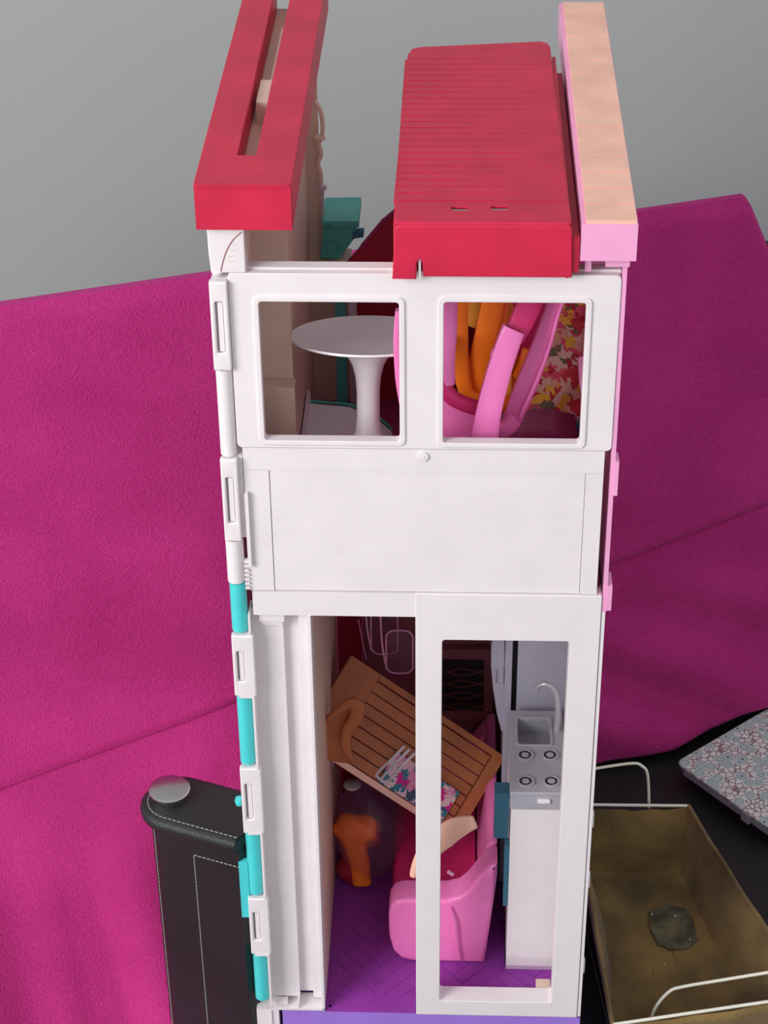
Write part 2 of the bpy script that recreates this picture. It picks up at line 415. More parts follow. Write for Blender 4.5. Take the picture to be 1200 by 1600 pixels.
# --- outer left side
bx('outer_wall', -.0125, -.0095, .0150, YB, .0, .790, 'white', H, .0006)
ub = plate('upper_end', [[(-.0128, .7935), (.0135, .7935), (.0135, .7560), (-.0040, .7560), (-.0085, .7530), (-.0115, .7560), (-.0125, .7700)]], -.0005, .014, 'white', H, .0012)
pts = [at(x, y, -.0006) for x, y in [(377, 363), (364, 375), (354, 392), (348, 410), (345, 424)]]
tube('engraved_arc', pts, .0004, 'mauve', ub, n=6)
for x, y, l in [(362, 383, 7), (359, 392, 9), (356, 401, 8), (358, 409, 9)]:
    tube('engraved_arc', [at(x, y, -.0006), at(x + l, y - 1.5, -.0006)], .0003, 'cream', ub, n=5)
# --- right side
bx('pink_side', .2805, .2838, .0010, YB, .4600, .7700, 'pink', H, .0006)
bx('pink_tab', .2836, .2875, .0, .0200, .4620, .4850, 'pink', H, .0012)
bx('pink_clip', .2836, .2866, .0, .0140, .5700, .6000, 'pink', H, .0012)
bx('white_side', .2805, .2832, .0010, YB, .0, .4600, 'white', H, .0006)
for z in (.055, .160, .230): bx('side_knob', .2832, .2848, .004, .010, z, z + .014, 'white', H, .0012)
# --- base and floor of the ground storey
base = bx('base', .0110, .2832, .0010, YB, Z0, .0020, 'purple', H, .001)
bx('corner_leg', -.0125, .0080, .0005, .0200, Z0, .0040, 'white', H, .001)
bx('corner_rib', .0, .0015, -.0010, .0010, Z0, .0035, 'white', H, .0003)
fl_ = bx('storey_floor', .0505, .2790, .0190, YB - .004, .0020, .0034, 'violet', H, .0004)
bx('threshold', .0505, .1330, .0010, .0188, .0021, .0034, 'violet', H, .0004)
fx0, fx1, fy0, fy1 = .058, .272, .008, .285
for (u0, u1, v0, v1) in ((fx0 - .004, .1325, .0055, .0075), (fx0 - .004, fx0 - .002, .0055, fy1), (fx1, fx1 + .002, .022, fy1)):
    bx('floor_border', u0, u1, v0, v1, .0034, .0040, 'violet', fl_, .0002)
def herring():
    W_, n = .0135, 4; cells = []
    for y in range(-20, 50):
        for x in range(-30, 50):
            if (x - y) % (2 * n) == 0: cells.append((x * W_, y * W_, (x + n) * W_, (y + 1) * W_))
            if (x - y) % (2 * n) == 2 * n - 1: cells.append((x * W_, y * W_, (x + 1) * W_, (y + n) * W_))
    return cells, math.sqrt(.5)
cells, c_ = herring()
def clip_poly(P, x0, x1, y0, y1):
    for ax, v, sg in ((0, x0, 1), (0, x1, -1), (1, y0, 1), (1, y1, -1)):
        out = []
        for i in range(len(P)):
            a_, b_ = P[i], P[(i + 1) % len(P)]
            ia, ib = (a_[ax] - v) * sg >= 0, (b_[ax] - v) * sg >= 0
            if ia: out.append(a_)
            if ia != ib:
                t = (v - a_[ax]) / (b_[ax] - a_[ax]); out.append((a_[0] + (b_[0] - a_[0]) * t, a_[1] + (b_[1] - a_[1]) * t))
        P = out
        if len(P) < 3: return None
    return P
npl = 0
for (a0, b0, a1, b1) in cells:
    g = .0005; P = [(a0 + g, b0 + g), (a1 - g, b0 + g), (a1 - g, b1 - g), (a0 + g, b1 - g)]
    P = [((x - y) * c_ + .10, (x + y) * c_ - .02) for x, y in P]
    P = clip_poly(P, fx0, fx1, .0205, fy1)
    if not P: continue
    ar = abs(sum(P[i][0] * P[(i + 1) % len(P)][1] - P[(i + 1) % len(P)][0] * P[i][1] for i in range(len(P)))) / 2
    if ar < 2e-5 or npl > 110: continue
    bm = bmesh.new(); lo = [bm.verts.new((x, y, .0032)) for x, y in P]; hi = [bm.verts.new((x, y, .0039)) for x, y in P]
    bm.faces.new(lo[::-1]); bm.faces.new(hi)
    for i in range(len(P)): bm.faces.new((lo[i], lo[(i + 1) % len(P)], hi[(i + 1) % len(P)], hi[i]))
    build('floor_plank', bm, 'violet', fl_); npl += 1
# --- storey slab and back wall of the ground storey
bx('storey_slab', .0035, .2790, .0130, YB, .4580, .4760, 'pink', H, .0006)
bx('upper_floor', .0330, .2790, .0130, YB, .4762, .4775, 'plum', H, .0003)
bk = bx('ground_back_wall', .0750, .2790, YB - .004, YB, .0045, .4570, 'mauve', H, .0006)
bx('ground_back_panel', .0505, .0745, YB - .004, YB, .0045, .4570, 'darkred', H, .0006)
for x in (.0530, .0590, .0715):
    bx('panel_batten', x, x + .0012, YB - .0070, YB - .0040, .27, .4570, 'pink', H, .0003)
bx('wall_edge', .0508, .0520, .1700, .1730, .1500, .1850, 'silver', H, .0004)
# fireplace grille on the back wall
gx = at(690, 1026, .290), at(755, 1106, .290)
gr = bx('wall_grille', gx[0].x - .008, gx[1].x + .009, .286, .2955, gx[1].z - .012, gx[0].z + .012, 'mauve', H, .002)
bx('grille_opening', gx[0].x, gx[1].x, .2850, .2859, gx[1].z, gx[0].z, 'dark', gr, .0002)
for k in range(4):
    z = gx[1].z + .004 + k * .0145
    tube('grille_bar', [(gx[0].x, .2842, z + .004), ((gx[0].x + gx[1].x) / 2, .2842, z - .002), (gx[1].x, .2842, z + .004)], .0012, 'grille', gr, n=6)
    tube('grille_bar', [(gx[0].x, .2842, z), ((gx[0].x + gx[1].x) / 2, .2842, z + .006), (gx[1].x, .2842, z)], .0012, 'grille', gr, n=6)

bx('upper_back_wall', .0745, .2790, YB - .004, YB, .4778, .5900, 'darkred', H, .0006)
# --- hinge down the left edge
def zz(y, x=350): return at(x, y, -.0005).z
def knuckle(y0, y1, s0=None, s1=None):
    z1, z0 = zz(y0), zz(y1)
    bm = bmesh.new()
    holes = []
    if s0: holes = [rrect(-.0098, -.0040, zz(s1), zz(s0), .0012, 4)]
    k = plate('hinge_knuckle', [rrect(-.0133, -.0002 if y0 < 950 else .0045, z0 + .0004, z1 - .0004, .0012)] + holes, -.0050, .0015, 'white', H, .0012)
    bx('knuckle_core', -.0120, .0030, .0016, .0148, z0 + .0004, z1 - .0004, 'white', k, .0006)
    if s0: bx('slot_rib', -.0082, -.0045, -.0030, .0016, zz(s1) + .001, zz(s0) - .001, 'white', k, .0004)
    return k
def barrel(y0, y1, m, r=.0062, cx=-.0070):
    z1, z0 = zz(y0), zz(y1); bm = bmesh.new()
    sweep(bm, [Vector((cx, .0035, z0 + .0004)), Vector((cx, .0035, z1 - .0004))], r, r, (0, 1, 0), 20)
    return build('hinge_barrel' if m == 'white' else 'turquoise_barrel', bm, m, H, True)
def smooth_sides(o): pass
knuckle(436, 576, 468, 548); smooth_sides(barrel(577, 712, 'white')); knuckle(713, 842, 742, 813)
smooth_sides(barrel(843, 910, 'white', .0070))
knuckle(988, 1083, 1013, 1060); knuckle(1195, 1297, 1220, 1275); knuckle(1398, 1485, 1420, 1463)
for (a_, b_) in ((911, 986), (1086, 1192), (1299, 1395), (1488, 1560)):
    smooth_sides(barrel(a_, b_, 'teal', .0066, -.0064))
    if a_ > 1000:
        bx('hinge_bracket', .0008, .0026, -.0055, .0130, zz(b_ + 4), zz(a_ - 5), 'white', H, .0004)
        bx('hinge_bracket', -.0100, .0010, -.0052, .0, zz(a_ - 1), zz(a_ - 5), 'white', H, .0004)
bx('hinge_bracket', .0008, .0024, -.0035, .0130, zz(988), zz(958), 'white', H, .0004)
bx('turquoise_tab', -.0200, -.0120, -.0010, .0045, zz(1432), zz(1346), 'teal', H, .0016, seg=3)
lathe('turquoise_peg', [(0, .004), (.0030, .003), (.0038, 0), (.0030, -.004), (0, -.005)], 'teal', H, 16, Matrix.Translation((-.0165, .004, zz(1256))))
bx('latch_rib', .0035, .0062, -.0030, .0050, .5020, .5700, 'white', H, .001)
for k in range(7): bx('ratchet_tooth', .0, .0036, -.001, .003, .4790 + k * .0042, .4812 + k * .0042, 'white', H, .0004)

# --- crimson beam roof on the left, with a slot
bzt = .8283
def pxy(px, py, z): p = at(px, py, z, 'z'); return (p.x, p.y)
bx0, bx1, by1 = -.0192, .0488, .430
slot = [(.0085, .045), (.0235, .045), (.0235, .150), (.0235, .290), (.0235, .40), (.0060, .40), (.0060, .290), (.0070, .150)]
slot = [pxy(371, 242, bzt), pxy(400, 242, bzt), pxy(424, 137, bzt), pxy(446, 0, bzt)]
sl = [(slot[0][0], slot[0][1]), (slot[1][0], slot[1][1]), (slot[1][0] + .0006, .395), (slot[0][0] - .0004, .395)]
beam = plate('left_roof_beam', [rrect(bx0, bx1, -.0100, by1, .003), sl], bzt - .0035, bzt, 'red', H, .0008, plane='XY')
bx('beam_front', bx0 + .0005, bx1 - .0005, -.0098, -.0060, .7945, bzt - .0008, 'red', beam, .0022, seg=3)
bx('beam_side', bx0 + .0003, bx0 + .0035, -.0080, by1 - .001, .7945, bzt - .0006, 'red', beam, .001)
bx('beam_side', bx1 - .0035, bx1 - .0003, -.0080, by1 - .001, .7945, bzt - .0006, 'red', beam, .001)
bx('beam_ridge', bx0 + .002, bx1 - .002, -.0100, -.0085, bzt - .0012, bzt + .0006, 'red', beam, .0004)
for x in (sl[0][0] - .0012, sl[1][0] + .0002):
    bx('slot_wall', x, x + .0010, sl[0][1], .395, .8060, bzt - .0030, 'red', beam, .0003)
bx('slot_end', sl[0][0], sl[1][0], sl[0][1] - .0012, sl[0][1], .8060, bzt - .0030, 'red', beam, .0003)
bx('beam_lining', sl[0][0] - .004, sl[1][0] + .004, .0350, .4000, .8020, .8055, 'cream', H, .0005)
bx('beam_peg', sl[0][0] + .0035, sl[1][0] - .001, .150, .1950, .8056, .8230, 'cream', H, .0008)
bx('beam_peg', sl[0][0] + .0095, sl[1][0] - .001, .1970, .3200, .8056, .8180, 'cream', H, .0008)

# --- crimson shingled roof in the middle
rz = .8012; rx0, rx1 = .1190, .2425
rd = plate('shingled_roof', [[(rx0 + .003, -.0095), (rx1 - .003, -.0095), (rx1, -.0065), (rx1, .0), (.2385, .325), (.2365, .333), (.231, .337), (.131, .3235), (.124, .319), (.1222, .311), (rx0, .0), (rx0, -.0065)],
        [pxy(x, y, rz) for x, y in ((706, 322), (731, 322), (731, 328), (706, 328))],
        [pxy(x, y, rz) for x, y in ((768, 321), (793, 321), (793, 327), (768, 327))]], rz - .0030, rz, 'red', H, .0010, plane='XY')
rows = 26
for k in range(rows):
    y0 = .014 + k * (.305 / rows); t = (y0 + .01) / .33
    xa = rx0 + .0035 * t; xb = rx1 - .004 * t - .0015
    if k < 1 or k > 24: continue
    bm = bmesh.new()
    d = .305 / rows
    vs = [bm.verts.new(c) for c in ((xa - .0012, y0, rz - .003), (xb, y0, rz - .003), (xb, y0 + d * .995, rz - .003), (xa - .0012, y0 + d * .995, rz - .003),
                                   (xa - .0012, y0, rz + .0004), (xb, y0, rz + .00026), (xb, y0 + d * .995, rz + .00015), (xa - .0012, y0 + d * .995, rz + .0001))]
    for f in [(0, 3, 2, 1), (4, 5, 6, 7), (0, 1, 5, 4), (1, 2, 6, 5), (2, 3, 7, 6), (3, 0, 4, 7)]: bm.faces.new([vs[i] for i in f])
    build('shingle_row', bm, 'red', rd, bevel=.0002, seg=1)
fp = [(rx0 - .0012, .7568), (.1348, .7568), (.1352, .7700), (.1372, .7730), (.1392, .7700), (.1396, .7590), (.2445, .7590), (.2430, .7960), (.2410, .7995), (.1225, .7995), (.1200, .7965)]
plate('roof_front', [fp], -.0100, -.0060, 'red', rd, .0012)
bx('roof_peg', .1364, .1380, -.0075, -.0040, .7560, .7725, 'white', rd, .0004)
plate('roof_side', [[(-.0080, .7580), (.30, .7580), (.30, .7990), (-.0060, .7990)]], rx0 - .0002, rx0 + .0028, 'red', rd, .0006, plane='YZ')
plate('roof_side', [[(-.0080, .7580), (.31, .7580), (.31, .7980), (-.0060, .7980)]], rx1 - .0030, rx1, 'red', rd, .0006, plane='YZ')
plate('roof_gutter', [[(.2428, -.0080), (.2490, -.0080), (.2478, .295), (.2395, .295)]], .7620, .7900, 'darkred', rd, .0006, plane='XY')
pplate('roof_brace', [(540, 414), (563, 388), (596, 348), (618, 328), (640, 318), (640, 414)], .270, .006, 'darkred', H)
pplate('brace_edge', [(563, 384), (596, 344), (620, 324), (620, 329), (597, 350), (566, 389)], .2680, .002, 'plum', H, .0003)

# --- pink beam with peach boards on the right
pzt = .8036
pb = bx('right_roof_beam', .2495, .2885, -.0100, .430, .7725, pzt - .0030, 'pink', H, .0014, seg=3)
yy = -.0092
for k in range(16):
    d = .0272
    bx('deck_board', .2528, .2876, yy, yy + d - .0019, pzt - .0031, pzt, 'peach', pb, .0003); yy += d
bx('beam_foot', .2535, .2580, -.0020, .004, .7600, .7726, 'pink', pb, .0006)
bx('beam_foot', .2680, .2850, -.0020, .004, .7640, .7726, 'pink', pb, .0006)

# --- pole with scroll beside the left roof
pole = tube('shower_pole', [at(504, 404, .285), at(504, 350, .285), at(503, 292, .285)], .0019, 'silver', H, n=10)
lathe('pole_collar', [(0, .003), (.004, .002), (.0042, -.002), (0, -.003)], 'silver', pole, 16, Matrix.Translation(at(503, 292, .285)))
tube('pole_hook', [at(502, 290, .285), at(501, 270, .285), at(497, 255, .285), at(502, 240, .285), at(498, 225, .285), at(503, 212, .285), at(504, 195, .285), at(502, 178, .285), at(497, 165, .285), at(491, 158, .285)], .0019, 'cream', pole, n=8)
lathe('pole_collar', [(0, .0015), (.0048, .001), (.0048, -.001), (0, -.0015)], 'cream', pole, 16, Matrix.Translation(at(500, 215, .285)))

stitches('seat_stitching', [at(912, 1440, Z0 + .0006, 'z'), at(952, 1608, Z0 + .0006, 'z')], sofa, .0045, .0006)
# ================================================================== things in the upper room
# turquoise cabinet on the shelf
cab = thing('toy_chest', 'sea green plastic toy chest on the cream shelf behind the left roof', 'toy', (.062, .28, .6275))
pplate('body', [(506, 352), (557, 352), (556, 370), (531, 404), (500, 404)], .2755, .045, 'seagreen', cab, .001)
pplate('lid', [(503, 346), (560, 345), (561, 356), (505, 357)], .2740, .048, 'seagreen', cab, .001)
pplate('latch', [(551, 362), (569, 360), (568, 371), (550, 374)], .2750, .006, 'blue', cab, .0005)
for x, y, r in ((515, 353, .0012), (519, 386, .0045)):
    p = at(x, y, .2745); plate('knob', [circle(p.x, p.z, r, 16)], .2725, .2760, 'blue' if r < .002 else 'seagreen', cab, .0004)
# sea-green toy legs seen through the left window
pt_ = thing('toy_legs', 'sea green toy legs with clear stem behind the white table', 'toy legs', (.075, .262, .4776))
a1 = at(531, 480, .262); a2 = at(550, 480, .262)
bx('post', a1.x - .004, a1.x + .005, .258, .268, .4778, .612, 'seagreen', pt_, .0015)
bx('stem', a2.x - .003, a2.x + .004, .260, .266, .4778, .610, 'silver', pt_, .0015)
bx('foot', a1.x - .006, a2.x + .006, .254, .272, .4776, .4815, 'seagreen', pt_, .0015)
# tub
tub = thing('bathtub', 'cream toy bathtub with turquoise rim under the white table', 'bathtub', (.07, .13, .4776))
def pl(pix, Y): return [(at(x, y, Y).x, at(x, y, Y).z) for x, y in pix]
Yt = .120
def low(L): return [L[0]] + L[1:]
o = pl([(430, 606), (458, 607), (463, 628), (500, 630), (545, 634), (585, 650), (612, 672)], Yt + .085)
o = [(max(x, .0372 + .001 * i), z) for i, (x, z) in enumerate(o)]
xe = o[-1][0]
plate('shell', [o + [(xe + .001, .4950), (xe - .008, .4776), (.042, .4776), (.0372, .4950)]], Yt, Yt + .085, 'white', tub, .0022, smooth=False)
rim = [Vector((x, Yt + .086, z + .0004)) for x, z in o[2:]]
tube('rim', rim, .0013, 'seagreen', tub, n=8)
# tulip table, leaning back
tc_ = at(575, 524, .088)
tilt = Matrix.Translation(tc_) @ Matrix.Rotation(math.radians(-14), 4, 'X')
tb = thing('tulip_table', 'white round pedestal table with dished top behind the left window', 'table', (tc_.x, tc_.y - .03, .4776))
R_ = .0600
lathe('tabletop', [(0, -.0048), (R_ * .35, -.0046), (R_ * .8, -.0028), (R_ * .96, -.0001), (R_, .0006), (R_ + .0004, -.0010), (R_ * .97, -.0022), (R_ * .8, -.0046), (R_ * .35, -.0068), (0, -.0068)], 'white', tb, 64, tilt)
lathe('pedestal', [(0, -.0062), (.0275, -.0066), (.0215, -.0100), (.0165, -.0160), (.0125, -.0230), (.0100, -.0330), (.0090, -.0450), (.0090, -.0650), (.0100, -.0760), (.0140, -.0860), (.0230, -.0930), (.0300, -.0960), (.0305, -.0975), (0, -.0975)], 'white', tb, 40, tilt)
# pink chair
def bar(parent, name, pix, ra, m, rb=None, n=12, sq=.75, sub=5):
    pts = [at(x, y, Y) for x, y, Y in pix]
    return tube(name, pts, ra, m, parent, rb, (0, 1, 0), n, sq, sub)
pc = thing('toy_chair', 'bubblegum pink toy chair tipped over behind the right window', 'chair', (.17, .06, .50))
bar(pc, 'leg', [(622, 484, .030), (622, 530, .030), (625, 590, .033), (632, 640, .035)], [.0020, .0036, .0036, .0030], 'hot', .003, n=8, sq=.4)
bar(pc, 'leg', [(755, 706, .030), (762, 650, .030), (778, 585, .034), (796, 530, .038), (803, 514, .040)], [.0115, .0098, .0092, .0088, .0084], 'hot', .0050, n=8, sq=.4)
bar(pc, 'leg', [(800, 530, .043), (816, 500, .050), (834, 455, .060)], [.0080, .0090, .0095], 'hot2', .0045, n=8, sq=.4)  # same pink leg bending away, its shade painted as deeper pink
bar(pc, 'leg', [(800, 655, .058), (823, 600, .062), (846, 540, .066), (862, 490, .070), (873, 462, .072)], [.0075, .0085, .0075, .0062, .0058], 'hot', .0035, n=8, sq=.4)
bar(pc, 'leg_flange', [(812, 650, .054), (838, 594, .058), (858, 540, .062), (872, 490, .066), (882, 462, .068)], .0016, 'hot', .004)
bar(pc, 'leg', [(700, 600, .040), (697, 560, .040), (699, 515, .042), (701, 455, .044)], [.0055, .0070, .0075, .0070], 'hot', .003)
bar(pc, 'seat_frame', [(688, 590, .042), (703, 618, .042), (728, 632, .044), (760, 641, .046)], .0060, 'hot2', .005)
bar(pc, 'seat_frame', [(760, 668, .040), (785, 672, .048), (803, 655, .056)], .0075, 'hot', .005)
pplate('seat', [(640, 628), (700, 625), (752, 648), (757, 684), (740, 702), (640, 704)], .0500, .0120, 'hot', pc, .003)
bar(pc, 'stretcher', [(770, 548, .036), (785, 556, .036)], .0042, 'hot', .003)
bar(pc, 'backrest', [(700, 695, .038), (730, 687, .036), (757, 672, .034)], .0050, 'hot', .004)
# orange chair behind
oc = thing('toy_chair', 'orange toy chair tangled behind the pink toy chair', 'chair', (.165, .12, .50))
bar(oc, 'leg', [(716, 465, .100), (717, 520, .100), (721, 570, .100), (730, 612, .100), (760, 628, .100), (800, 634, .100)], [.0085, .0075, .0065, .0060, .0062, .0060], 'orange', .005, n=8, sq=.5)
bar(oc, 'leg', [(772, 462, .105), (764, 500, .105), (753, 545, .105), (744, 590, .105), (740, 612, .105)], [.0088, .0088, .0085, .0080, .0070], 'orange', .004, n=8, sq=.5)
bar(oc, 'leg', [(786, 462, .110), (777, 515, .110), (770, 560, .110), (780, 588, .110)], [.0060, .0070, .0060, .0050], 'orange', .004)
bar(oc, 'leg', [(812, 590, .095), (822, 570, .095), (828, 545, .098)], .0060, 'orange', .004)
pplate('seat', [(728, 580), (740, 572), (765, 582), (800, 590), (800, 622), (728, 612)], .1080, .012, 'yellow', oc, .003)
pplate('backrest', [(724, 455), (765, 455), (758, 520), (726, 508)], .1280, .004, 'yellow', oc, .001)
pplate('backrest', [(783, 455), (800, 455), (806, 520), (782, 560), (770, 548)], .1300, .004, 'yellow', oc, .001)
# magenta chair back behind
mc = thing('toy_chair', 'dark magenta toy chair wedged behind the orange toy chair', 'chair', (.19, .17, .50))
bar(mc, 'leg', [(806, 510, .150), (815, 480, .150), (824, 450, .150)], .0055, 'hot2', .004)
bar(mc, 'leg', [(798, 640, .150), (810, 575, .150), (824, 515, .150), (838, 455, .150)], [.0080, .0090, .0110, .0100], 'hot2', .004)
bar(mc, 'leg', [(790, 640, .1450), (806, 580, .145), (817, 560, .145)], .0055, 'orange', .004)
bar(mc, 'stretcher', [(812, 540, .150), (842, 500, .152), (856, 466, .155)], .0040, 'orange', .003)
# floral bedding
def floral(name, base, cols, scale):
    m = mat(name, base, .8); nt = m.node_tree; b = nt.nodes['Principled BSDF']; tc = nt.nodes.new('ShaderNodeTexCoord')
    nz = nt.nodes.new('ShaderNodeTexNoise'); nz.inputs['Scale'].default_value = scale * .5; nz.inputs['Detail'].default_value = 2; nz.inputs['Distortion'].default_value = 1.2
    v = nt.nodes.new('ShaderNodeTexVoronoi'); v.feature = 'F1'; v.inputs['Scale'].default_value = scale; nz.inputs['Roughness'].default_value = .8
    sub = nt.nodes.new('ShaderNodeVectorMath'); sub.operation = 'ADD'
    sc = nt.nodes.new('ShaderNodeVectorMath'); sc.operation = 'SCALE'; sc.inputs['Scale'].default_value = .02
    nt.links.new(tc.outputs['Object'], nz.inputs['Vector']); nt.links.new(nz.outputs['Color'], sc.inputs[0])
    nt.links.new(tc.outputs['Object'], sub.inputs[0]); nt.links.new(sc.outputs[0], sub.inputs[1]); nt.links.new(sub.outputs[0], v.inputs['Vector'])
    sx = nt.nodes.new('ShaderNodeSeparateColor'); nt.links.new(v.outputs['Color'], sx.inputs[0])
    r = nt.nodes.new('ShaderNodeValToRGB'); r.color_ramp.interpolation = 'CONSTANT'
    els = r.color_ramp.elements
    for i, c in enumerate(cols):
        if i < 2: e = els[i]; e.position = i / len(cols)
        else: e = els.new(i / len(cols))
        e.color = lin(c)
    nt.links.new(sx.outputs[0], r.inputs['Fac']); nt.links.new(r.outputs['Color'], b.inputs['Base Color'])
    return m
FLO = floral('floral_print', (200, 120, 100), [(214, 60, 70), (240, 196, 176), (232, 90, 120), (246, 190, 70), (190, 40, 60), (235, 170, 150), (240, 200, 190), (120, 110, 90)], 120)
TOW = floral('teal_magenta_print', (200, 120, 160), [(232, 190, 200), (216, 40, 150), (230, 200, 210), (60, 130, 150), (226, 150, 180), (235, 205, 205), (70, 90, 120)], 130)
bed = thing('floral_cushion', 'red and yellow floral cushion on a plum mattress at the right of the upper room', 'cushion', (.235, .22, .4776))
bm = bmesh.new(); g = []
for i in range(15):
    row = []
    for j in range(15):
        u, v = i / 14, j / 14
        px = 775 + (915 - 775) * u; py = 462 + (668 - 462) * v - 10 * u * v
        yv = .275 - .095 * v
        p = at(px, py + 4 * math.sin(u * 9 + v * 5), yv + .004 * math.sin(u * 7) * math.sin(v * 6))
        p.x = min(p.x, .2782); row.append(p)
    g.append(row)
fr_ = [[bm.verts.new(p) for p in r] for r in g]
for a_, b_ in zip(fr_, fr_[1:]):
    for k in range(14): bm.faces.new((a_[k], b_[k], b_[k + 1], a_[k + 1]))
cu_ = build('cover', bm, FLO, bed, True); sm = cu_.modifiers.new('s', 'SOLIDIFY'); sm.thickness = .006; sm.offset = 0
bar(bed, 'mattress', [(770, 664, .165), (815, 664, .165), (860, 660, .165), (905, 668, .165)], [.004] * 4, 'blue', .003)
o = pl([(760, 672), (815, 668), (860, 665), (900, 674)], .150); o = [(min(x, .278), z) for x, z in o]
plate('mattress', [o + [(.2780, .4778), (o[0][0], .4778)]], .140, .180, 'plum', bed, .003)
pplate('side_piece', [(903, 560), (916, 556), (914, 640), (905, 600)], .100, .002, 'pink', bed, .0005)

# ================================================================== things on the ground storey
GZ = .0041
# kitchen unit
kt = thing('toy_kitchen', 'white toy kitchen unit with grey sink and hob behind the door window', 'toy kitchen', (.239, .11, GZ))
kx0, kx1, ky0, ky1, kz = .2160, .2630, .0500, .1620, .2090
bm = bmesh.new()
prof = [(ky0 + .006, GZ), (ky0 + .001, GZ + .010), (ky0, GZ + .022), (ky0, kz), (ky1, kz), (ky1, GZ)]
for xx in (kx0, kx1): pass
va = [bm.verts.new((kx0, y, z)) for y, z in prof]; vb = [bm.verts.new((kx1, y, z)) for y, z in prof]
bm.faces.new(va); bm.faces.new(vb)
for i in range(len(prof)): bm.faces.new((va[i], va[(i + 1) % 6], vb[(i + 1) % 6], vb[i]))
build('body', bm, 'white', kt, bevel=.0016)
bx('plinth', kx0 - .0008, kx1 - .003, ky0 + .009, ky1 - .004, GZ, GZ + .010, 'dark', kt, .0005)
sx0, sx1, sy0, sy1 = .2230, .2520, .1130, .1500
top = plate('worktop', [rrect(kx0 - .0015, kx1 + .001, ky0 - .0015, ky1, .002), rrect(sx0, sx1, sy0, sy1, .003)], kz + .0145, kz + .0195, 'grey', kt, .001, plane='XY')
plate('worktop_edge', [rrect(kx0 - .0010, kx1 + .0005, ky0 - .0010, ky1 - .001, .002), rrect(kx0 + .0015, kx1 - .002, ky0 + .0015, ky1 - .0035, .002)], kz - .0005, kz + .0146, 'grey', kt, .0006, plane='XY')
# basin
for a_ in ((sx0 - .001, sx0, sy0, sy1), (sx1, sx1 + .001, sy0, sy1), (sx0, sx1, sy0 - .001, sy0), (sx0, sx1, sy1, sy1 + .001)):
    bx('basin_wall', a_[0], a_[1], a_[2], a_[3], kz - .0000, kz + .0150, 'grey', top, .0003)
bx('basin_floor', sx0 + .0002, sx1 - .0002, sy0 + .0002, sy1 - .0002, kz + .0002, kz + .0014, 'grey', top, .0003)
zt = kz + .0195
plate('basin_rim', [rrect(sx0 - .0025, sx1 + .0025, sy0 - .002, sy1 + .0025, .004), rrect(sx0, sx1, sy0, sy1, .003)], zt - .0005, zt + .0012, 'grey', top, .0005, plane='XY')
def onz(px, py, z): return at(px, py, z, 'z')
for px, py in ((821, 1181), (860, 1181), (822, 1222), (862, 1222)):
    p = onz(px, py, zt)
    b_ = lathe('burner', [(.0075, .0), (.0078, .0012), (.0062, .0016), (.0055, .0004), (.0035, .0004), (.0030, .0016), (0, .0018)], 'grey', top, 24, Matrix.Translation((p.x, p.y, zt)))
    lathe('burner_cap', [(.0048, .0003), (.0052, .0009), (.0040, .0010), (.0038, .0003)], 'dark', b_, 20, Matrix.Translation((p.x - .0005, p.y + .0008, zt + .0002)))
tube('tap', [Vector((.2580, .1330, zt)), Vector((.2585, .1335, zt + .022)), Vector((.2565, .1350, zt + .040)), Vector((.2490, .1370, zt + .050)), Vector((.2410, .1390, zt + .047)), Vector((.2385, .1400, zt + .040))], [.0032, .0026, .0026, .0026, .0024, .0020], 'silver', kt, n=12)
a_ = at(850, 1252, ky0 - .002); plate('drawer_pull', [rrect(a_.x - .0055, a_.x + .0055, a_.z - .0022, a_.z + .0022, .001)], ky0 - .0030, ky0 - .0008, 'white', kt, .0005)
h1 = (at(775, 1240, .060), at(792, 1310, .060)); bx('door_handle', h1[0].x - .001, kx0 - .0012, .060, .075, h1[1].z, h1[0].z, 'blue', kt, .0008)
h2 = (at(788, 1318, .055), at(797, 1412, .055)); bx('door_handle', kx0 - .0045, kx0 - .0002, .052, .062, h2[1].z, h2[0].z, 'blue', kt, .0006)
# fridge behind
fr2 = thing('toy_fridge', 'lavender grey toy fridge with curved door beyond the toy sink', 'toy fridge', (.24, .22, GZ))
fy = .176; fT = .360
bx('cabinet', .2225, .2740, fy, .2700, GZ, fT, 'lav', fr2, .0016)
g0 = at(800, 1098, fy)
bx('door_gap_strip', .2178, .2224, fy + .004, .2690, GZ + .004, fT - .002, 'dark', fr2, .0003)  # dark strip filling the gap between door and cabinet
dl = pl([(791, 960), (791, 1160), (787, 1175)], fy - .004)
plate('door_edge', [[(.2110, GZ), (.2176, GZ), (.2176, fT), (.2110, fT)]], fy - .004, .2660, 'lav', fr2, .0008)
dd = pl([(789, 955), (789, 1145), (783, 1142), (776, 1115), (770, 1075), (767, 1040), (768, 1010), (772, 985), (778, 955)], fy - .002)
dp = plate('door_bulge', [dd], fy - .002, .2640, 'lav', fr2, .0012)
a_ = at(780, 1057, fy - .004)
plate('door_handle', [rrect(a_.x - .0035, a_.x + .0040, a_.z - .0090, a_.z + .0085, .001), rrect(a_.x - .0027, a_.x + .0032, a_.z - .0082, a_.z + .0077, .0008)], fy - .0040, fy - .0015, 'silver', dp, .0003)
